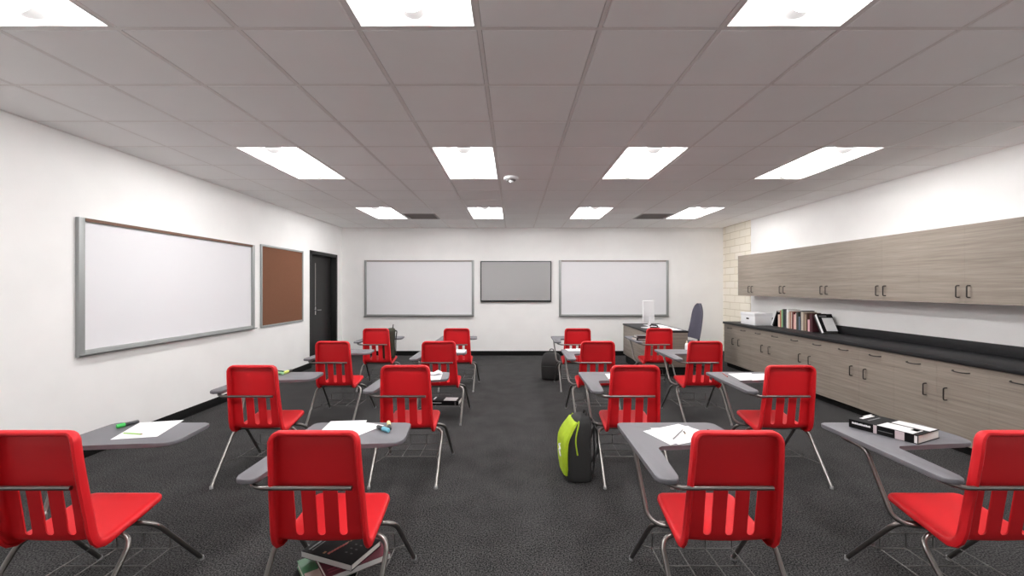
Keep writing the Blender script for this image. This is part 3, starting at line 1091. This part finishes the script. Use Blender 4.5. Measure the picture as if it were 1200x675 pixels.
# row of books on the counter: spines face the room (-x)
def upright(label, y, th, hgt, depth, cover, lean=0.0, xs_=4.295, group='books standing on the black counter', marks=(), dark_top=False):
    """y: far bottom edge; th thickness along y; lean>0 tips the top towards the camera (-y)"""
    t = thing('book', label, 'book', (xs_, y, CT + 0.0006), 0, group)
    t.rotation_euler = (lean, 0, 0)
    t.location.z += th * max(0.0, math.sin(lean))
    c = 0.0025
    bm = BM()
    box(bm, 0, depth, -c, 0, 0, hgt)
    box(bm, 0, depth, -th, -th + c, 0, hgt)
    box(bm, 0, c, -th + c, -c, 0, hgt)
    cv = obj('cover', bm, cover, t)
    obj('page_block', bx(c, depth - 0.004, -th + c, -c, 0.004, hgt - 0.004), M['pages'], t)
    for (x0, x1, z0, z1, m) in marks:
        if x1 <= 0:
            obj('spine_print', bx(-0.0006, -0.0001, -th * 0.98, -th * 0.02, z0 * hgt, z1 * hgt), m, cv)
            continue
        obj('cover_print', bx(x0 * depth, x1 * depth, -th - 0.0005, -th - 0.0001, z0 * hgt, z1 * hgt), m, cv)
    return t
specs = [  # colour name, rgb, thickness, height, label
 ('peach', (226, 198, 186), 0.045, 0.20, 'short peach book right of the leaning black book'),
 ('rust', (176, 104, 76), 0.025, 0.27, 'rust orange book touching the green book'),
 ('leaf_green', (142, 186, 138), 0.058, 0.285, 'pale green book in the row on the counter'),
 ('ink', (38, 46, 48), 0.045, 0.295, 'ink black book just after the pale green one'),
 ('charcoal', (70, 72, 76), 0.035, 0.29, 'charcoal book between the ink black and tall white books'),
 ('white_tall', (232, 232, 230), 0.045, 0.295, 'tall white book near the middle of the counter row'),
 ('cream', (214, 200, 184), 0.042, 0.25, 'cream book just after the tall white book'),
 ('clay', (172, 130, 112), 0.035, 0.265, 'clay brown book among the cream ones'),
 ('ivory', (222, 212, 198), 0.036, 0.255, 'ivory book just before the dark red book'),
 ('dark_red', (92, 30, 30), 0.032, 0.26, 'dark red book in the middle of the row'),
 ('blush', (224, 182, 174), 0.036, 0.225, 'short blush pink book after the dark red one'),
 ('salmon', (228, 196, 188), 0.038, 0.245, 'light salmon book beside the blush one'),
 ('moss', (62, 66, 60), 0.045, 0.265, 'moss dark book after the salmon book'),
 ('steel_blue', (112, 124, 140), 0.034, 0.20, 'short steel blue book in the row'),
 ('navy', (44, 46, 62), 0.036, 0.29, 'tall navy book right of the steel blue book'),
 ('stone', (192, 182, 166), 0.045, 0.275, 'stone coloured book after the tall navy one'),
 ('taupe', (140, 122, 108), 0.032, 0.265, 'taupe book beside the stone coloured one'),
 ('sand', (208, 184, 158), 0.034, 0.24, 'sand coloured book in the near half of the row'),
 ('umber', (84, 60, 48), 0.032, 0.265, 'umber brown book after the sand coloured one'),
 ('rose', (226, 178, 184), 0.036, 0.17, 'shortest rose pink book near the end of the row'),
 ('plum', (88, 40, 52), 0.04, 0.25, 'plum coloured book close to the leaning black book'),
 ('wine', (66, 28, 34), 0.034, 0.26, 'wine dark book last before the leaning pair'),
]
y = 7.285
upright('white book leaning at the white box end of the row', 7.30, 0.03, 0.285, 0.20, cm('book_white', (232, 232, 232)), lean=math.radians(28))
upright('black book leaning beside the white leaning one', 7.258, 0.035, 0.27, 0.20, bkblack, lean=math.radians(28))
y = 7.10
for k, (nm, col, th, hg, lab) in enumerate(specs):
    th *= 0.94
    upright(lab, y, th, hg, 0.19 if k % 3 else 0.205, cm('book_' + nm, col, 0.5), xs_=4.295 + 0.006 * ((k * 7) % 3))
    y -= th + 0.0012
YEND = y
upright('grey-black book leaning behind the black one with white cover panel', YEND - 0.165, 0.03, 0.27, 0.20, cm('book_slate', (50, 50, 52)), lean=math.radians(-31))
upright('black book leaning at the near end, white panel on its cover', YEND - 0.205, 0.036, 0.285, 0.215, bkblack, lean=math.radians(-31), xs_=4.29,
        marks=[(-1, -1, 0.0, 1.0, cm('book_white', (232, 232, 232))), (0.24, 0.95, 0.06, 0.78, cm('panel_white', (214, 214, 214))), (0.1, 0.6, 0.84, 0.92, bkgrey), (0.45, 0.75, 0.42, 0.45, cm('panel_grey', (190, 190, 192)))])
t = thing('storage_box', 'white cardboard storage box with lid at the far end of the counter', 'box', (4.05, 7.34, CT + 0.0005))
obj('box_body', bx(0, 0.29, 0, 0.45, 0, 0.155, bev=0.004), M['white'], t)
obj('lid', bx(-0.006, 0.296, -0.006, 0.456, 0.1555, 0.205, bev=0.004), M['white'], t)
bm = BM()
poly = round_poly([(0.18, 0.09), (0.27, 0.09), (0.27, 0.118), (0.18, 0.118)], [0.013] * 4)
A = [bm.verts.new((-0.0008, p[0], p[1])) for p in poly]
B = [bm.verts.new((0.004, p[0], p[1])) for p in poly]
for k in range(len(poly)):
    bm.faces.new((A[k], A[(k + 1) % len(poly)], B[(k + 1) % len(poly)], B[k]))
bm.faces.new(A)
bm.faces.new(B)
obj('hand_hole', bm, M['blk'], t)
bm = BM()
box(bm, 0, 0.14, 0, 0.002, 0, 0.12, bev=0.0008, seg=1)
box(bm, 0, 0.14, 0.002, 0.09, 0, 0.002)
tag(obj('bookend', bm, M['dark_plastic'], loc=(4.36, 7.345, CT + 0.0005)), 'small black bookend between the white box and the books', 'bookend')

# ------------------------------------------------------------------ backpacks
def backpack(label, loc, rz, w, dpt, h, body, front=None, piping=None, group='school backpacks', logo=False, tall_handle=0.05, bulge=(1.0, 1.0)):
    """local: front of the bag faces -y, straps at +y"""
    t = thing('backpack', label, 'backpack', loc, rz, group)
    n, secs = 28, []
    def prof(f):
        """front bulge, back, half width at relative height f"""
        fr = -dpt * (0.46 + 0.10 * math.sin(PI * min(1, f * 1.15)) - 0.42 * max(0, f - 0.62) ** 1.5 / 0.38 ** 1.5 * 0.9)
        bk = dpt * (0.44 - 0.03 * math.sin(PI * f))
        hw = w / 2 * (0.98 + 0.04 * math.sin(PI * f) - 0.22 * max(0, f - 0.55) ** 2 / 0.2)
        return fr, bk, hw
    def ring(f, shrink=1.0):
        fr, bk, hw = prof(f)
        cy, hy = (fr + bk) / 2, (bk - fr) / 2
        out = []
        for k in range(n):
            a = 2 * PI * k / n
            e = 0.52
            x = math.copysign(abs(math.cos(a)) ** e, math.cos(a)) * hw * shrink
            yy = cy + math.copysign(abs(math.sin(a)) ** e, math.sin(a)) * hy * shrink
            out.append((x, yy, f * h))
        return out
    levels = [(0.0, 0.86), (0.012, 0.95), (0.04, 1.0)] + [(0.04 + 0.86 * k / 14, 1.0) for k in range(1, 15)] + [(0.94, 0.94), (0.97, 0.84), (0.99, 0.68), (1.0, 0.4)]
    bm = BM()
    rings = [[bm.verts.new(p) for p in ring(f, s)] for f, s in levels]
    for A, B in zip(rings, rings[1:]):
        for k in range(n):
            bm.faces.new((A[k], A[(k + 1) % n], B[(k + 1) % n], B[k]))
    bm.faces.new(rings[0])
    bm.faces.new(rings[-1])
    obj('bag_body', bm, body, t, angle=60)
    # front pocket / coloured front panel following the front
    def front_strip(f0, f1, wfun, off, m, name, th=0.012):
        bm = BM()
        q = 14
        T, Bt = [], []
        for i in range(q + 1):
            f = f0 + (f1 - f0) * i / q
            fr, bk, hw = prof(f)
            wv = wfun(i / q) * hw
            rt, rb = [], []
            for j in range(9):
                u = -1 + j / 4
                edge = max(0, abs(u) - 0.6) / 0.4
                yy = fr - off + edge ** 2 * th * 0.9
                rt.append(bm.verts.new((u * wv, yy, f * h)))
                rb.append(bm.verts.new((u * wv, fr + 0.02, f * h)))
            T.append(rt)
            Bt.append(rb)
        for i in range(q):
            for j in range(8):
                bm.faces.new((T[i][j], T[i + 1][j], T[i + 1][j + 1], T[i][j + 1]))
                bm.faces.new((Bt[i][j], Bt[i][j + 1], Bt[i + 1][j + 1], Bt[i + 1][j]))
            for j in (0, 8):
                bm.faces.new((T[i][j], Bt[i][j], Bt[i + 1][j], T[i + 1][j]))
        for i in (0, q):
            for j in range(8):
                bm.faces.new((T[i][j], T[i][j + 1], Bt[i][j + 1], Bt[i][j]))
        return obj(name, bm, m, t, angle=60)
    if front:
        fp = front_strip(0.10, 0.93, lambda u: 0.62 + 0.38 * math.sin(PI * (0.12 + u * 0.62)) , 0.014, front, 'front_panel', th=0.016)
        if logo:
            bm = BM()
            fr, bk, hw = prof(0.42)
            for (x0, z0, x1, z1) in ((0.06, 0.37, 0.0, 0.45), (0.0, 0.45, 0.05, 0.47), (0.05, 0.47, -0.01, 0.52), (-0.01, 0.52, 0.03, 0.55)):
                fr0 = prof(z0)[0] - 0.017
                fr1 = prof(z1)[0] - 0.017
                tube(bm, [(x0 * w * 3, fr0, z0 * h), (x1 * w * 3, fr1, z1 * h)], 0.007, seg=6)
            obj('emblem', bm, M['white'], fp)
    else:
        front_strip(0.08, 0.52, lambda u: 0.8, 0.026, body, 'front_pocket', th=0.02)
    if piping:
        for sx in (-1, 1):
            bm = BM()
            pts = []
            for i in range(16):
                u = i / 15
                f = 0.95 - 0.50 * u
                fr, bk, hw = prof(f)
                yy = fr + (bk - fr) * (0.17 + 0.26 * u ** 0.8)
                s = 1.0 if f < 0.9 else 1 - (f - 0.9) * 1.6
                pts.append((sx * hw * s * 1.002, yy, f * h))
            tube(bm, pts, 0.0055, seg=8)
            obj('piping', bm, piping, t)
    for sx in (-1, 1):
        bm = BM()
        bk = prof(0.5)[1]
        g_ = bulge[0 if sx < 0 else 1]
        pts = [(sx * w * 0.2, bk - 0.02, h * 0.92), (sx * w * 0.22, bk + 0.03, h * 0.90), (sx * w * 0.25, bk + 0.012 + 0.05 * g_, h * 0.66),
               (sx * w * 0.27, bk + 0.012 + 0.065 * g_, h * 0.36), (sx * w * 0.31, bk + 0.01 + 0.02 * g_, h * 0.14), (sx * w * 0.34, bk - 0.02, h * 0.09)]
        tube(bm, round_path(pts, 0.08, 6), 0.022, seg=10, flat=0.3)
        obj('strap', bm, M['bag_black'], t)
    bm = BM()
    tube(bm, round_path([(-0.035, prof(0.9)[1] - 0.04, h * 0.97), (-0.03, prof(0.9)[1] - 0.03, h + tall_handle), (0.03, prof(0.9)[1] - 0.03, h + tall_handle), (0.035, prof(0.9)[1] - 0.04, h * 0.97)], 0.025, 5), 0.007, seg=8)
    obj('grab_handle', bm, M['bag_black'], t)
    return t
backpack('lime and black backpack standing on the carpet in the middle aisle', (0.50, 3.44, 0), math.radians(-85), 0.29, 0.225, 0.485,
         M['bag_black'], front=M['lime'], piping=M['lime'], logo=True, tall_handle=0.03, bulge=(1.5, 0.2))
backpack('plain black backpack standing on the carpet at the back of the aisle', (0.605, 7.05, 0), math.radians(-14), 0.31, 0.20, 0.43, M['bag_black'])
backpack('olive backpack sitting on the farthest red seat near the door', (COLX[0] + 0.112, ROWY[3] + 0.265, 0.4325), math.radians(-75), 0.20, 0.22, 0.44,
         M['olive'], piping=M['tan'], tall_handle=0.05, bulge=(0.0, 0.0))

# ------------------------------------------------------------------ teacher's desk and chair
DX0, DX1, DYN, DYF, DZT = 2.19, 2.885, 7.24, 8.73, 0.76
t = thing('teacher_desk', 'grey wood-grain teacher desk with black top in the back corner', 'desk', (0, 0, 0))
obj('desktop', bx(DX0 - 0.01, DX1 + 0.01, DYN - 0.01, DYF + 0.01, DZT - 0.03, DZT, bev=0.004), M['counter'], t)
obj('modesty_panel', bx(DX0, DX0 + 0.025, DYN + 0.0255, DYF - 0.0255, 0.16, DZT - 0.0305, bev=0.002), M['wood'], t)
obj('end_panel', bx(DX0, DX1, DYN, DYN + 0.025, 0.16, DZT - 0.0305, bev=0.002), M['wood'], t)
obj('end_panel', bx(DX0, DX1, DYF - 0.025, DYF, 0.16, DZT - 0.0305, bev=0.002), M['wood'], t)
obj('plinth', bx(DX0 + 0.04, DX0 + 0.10, DYN + 0.04, DYF - 0.04, 0, 0.159), M['black_trim'], t)
obj('plinth', bx(DX0 + 0.1005, DX1 - 0.02, DYN + 0.04, DYN + 0.10, 0, 0.159), M['black_trim'], t)
obj('plinth', bx(DX0 + 0.1005, DX1 - 0.02, DYF - 0.10, DYF - 0.04, 0, 0.159), M['black_trim'], t)

# computer monitor turned to the teacher
t = thing('computer_monitor', 'pale white monitor standing on the teacher desk', 'monitor', (2.40, 7.78, DZT + 0.0005), math.radians(28))
obj('stand_foot', bx(-0.10, 0.10, -0.085, 0.085, 0, 0.010, bev=0.003), M['white'], t)
bm = BM()
tube(bm, [(0, -0.02, 0.011), (0, -0.02, 0.20)], 0.035, seg=16, flat=0.5)
obj('stand_neck', bm, M['white'], t)
obj('monitor_shell', bx(-0.135, 0.135, -0.015, 0.02, 0.11, 0.49, bev=0.012, seg=3), M['white'], t)
obj('display', bx(-0.123, 0.123, 0.0203, 0.0215, 0.125, 0.478), M['bezel'], t)
def flat_paper(label, x0, x1, y0, y1, rz, z0):
    cx, cy = (x0 + x1) / 2, (y0 + y1) / 2
    o = obj('paper_sheet', bx(-(x1 - x0) / 2, (x1 - x0) / 2, -(y1 - y0) / 2, (y1 - y0) / 2, 0, 0.002), M['paper'], loc=(cx, cy, z0), rot=(0, 0, rz))
    tag(o, label, 'paper', 'papers on the teacher desk')
flat_paper('large white paper spread on the near half of the teacher desk', 2.47, 2.83, 7.33, 7.85, 0.0, DZT + 0.0006)
flat_paper('white paper spread on the far half of the teacher desk', 2.50, 2.84, 7.90, 8.42, 0.03, DZT + 0.0006)
t = thing('desk_phone', 'small black telephone on the teacher desk beside the monitor', 'telephone', (2.46, 7.62, DZT + 0.0031), math.radians(30))
obj('phone_base', bx(-0.045, 0.045, -0.07, 0.07, 0, 0.03, bev=0.008), M['dark_plastic'], t)
bm = BM()
tube(bm, round_path([(-0.02, -0.085, 0.045), (-0.02, -0.06, 0.06), (-0.02, 0.06, 0.06), (-0.02, 0.085, 0.045)], 0.03), 0.016, seg=10, flat=0.8)
obj('handset', bm, M['dark_plastic'], t)

CX, CY = 3.13, 7.95
t = thing('office_chair', 'blue-grey high-backed office chair behind the teacher desk', 'office chair', (CX, CY, 0), math.radians(-86))
# local: sits facing -y ; backrest at +y
def slab_back():
    bm = BM()
    n = 18
    Fv, Bv = [], []
    prof = []
    for i in range(n + 1):
        f = i / n
        zz = 0.56 + 0.63 * f
        yy = 0.16 + 0.115 * f + 0.01 * math.sin(PI * f * 1.4)
        hw = (0.245 - 0.06 * f) * math.sqrt(max(0.0, 1 - max(0, (f - 0.62) / 0.38) ** 2.4)) if f < 1 else 0.03
        prof.append((zz, yy, max(0.03, hw)))
    m = 12
    for zz, yy, hw in prof:
        ra, rb = [], []
        for j in range(m + 1):
            u = -1 + 2 * j / m
            cv = 0.03 * u * u
            e = math.sqrt(max(0, 1 - u ** 6))
            ra.append(bm.verts.new((u * hw, yy - cv - 0.028 * e, zz)))
            rb.append(bm.verts.new((u * hw, yy - cv + 0.024 * e + 0.001, zz)))
        Fv.append(ra)
        Bv.append(rb)
    for i in range(n):
        for j in range(m):
            bm.faces.new((Fv[i][j], Fv[i + 1][j], Fv[i + 1][j + 1], Fv[i][j + 1]))
            bm.faces.new((Bv[i][j], Bv[i][j + 1], Bv[i + 1][j + 1], Bv[i + 1][j]))
        for j in (0, m):
            bm.faces.new((Fv[i][j], Bv[i][j], Bv[i + 1][j], Fv[i + 1][j]))
    for i in (0, n):
        for j in range(m):
            bm.faces.new((Fv[i][j], Fv[i][j + 1], Bv[i][j + 1], Bv[i][j]))
    return bm
obj('backrest', slab_back(), M['fabric'], t, angle=60)
bm = BM()
prism(bm, round_poly([(-0.24, -0.25), (0.24, -0.25), (0.22, 0.2), (-0.22, 0.2)], [0.08] * 4), 0.43, 0.50, bev=0.025)
obj('seat', bm, M['fabric'], t)
bm = BM()
tube(bm, round_path([(0, 0.05, 0.415), (0, 0.24, 0.415), (0, 0.245, 0.80)], 0.05), 0.03, seg=10, flat=0.5)
box(bm, -0.1, 0.1, -0.08, 0.1, 0.39, 0.429, bev=0.006)
obj('back_support', bm, M['dark_plastic'], t)
bm = BM()
tube(bm, [(0, 0, 0.10), (0, 0, 0.389)], 0.025, seg=14)
obj('gas_column', bm, M['dark_plastic'], t)
for k in range(5):
    a = 2 * PI * k / 5 + 0.3
    ca, sa = math.cos(a), math.sin(a)
    bm = BM()
    tube(bm, [(0.02 * ca, 0.02 * sa, 0.105), (0.15 * ca, 0.15 * sa, 0.095), (0.29 * ca, 0.29 * sa, 0.075)], 0.02, seg=10, radii=[0.026, 0.022, 0.016])
    lg = obj('leg', bm, M['dark_plastic'], t)
    bm = BM()
    for s in (-1, 1):
        ctr = Vector((0.29 * ca - sa * 0.016 * s, 0.29 * sa + ca * 0.016 * s, 0.028))
        ax = Vector((-sa, ca, 0)) * 0.009
        tube(bm, [ctr - ax, ctr + ax], 0.028, seg=16)
    obj('caster', bm, M['dark_plastic'], lg)

# ------------------------------------------------------------------ camera, world, look
cam = bpy.data.cameras.new('camera')
cam.sensor_width = 36.0
cam.sensor_fit = 'HORIZONTAL'
cam.lens = F / 1200 * 36
cam.shift_x = -2 / 1200
cam.shift_y = -1 / 1200
cam.clip_start = 0.05
co = bpy.data.objects.new('camera', cam)
COL.objects.link(co)
co.location = (0, 0, CAMH)
co.rotation_euler = (PI / 2, 0, 0)
S.camera = co

w = bpy.data.worlds.new('world')
w.use_nodes = True
w.node_tree.nodes['Background'].inputs['Color'].default_value = (0.02, 0.02, 0.02, 1)
S.world = w

S.view_settings.view_transform = 'Standard'
S.view_settings.look = 'None'
S.view_settings.gamma = 1.0
S.view_settings.use_curve_mapping = False
S.view_settings.exposure = 0.14
S.cycles.max_bounces = 20
S.cycles.diffuse_bounces = 16
S.cycles.glossy_bounces = 4
S.cycles.use_denoising = True
S.cycles.sample_clamp_indirect = 8.0
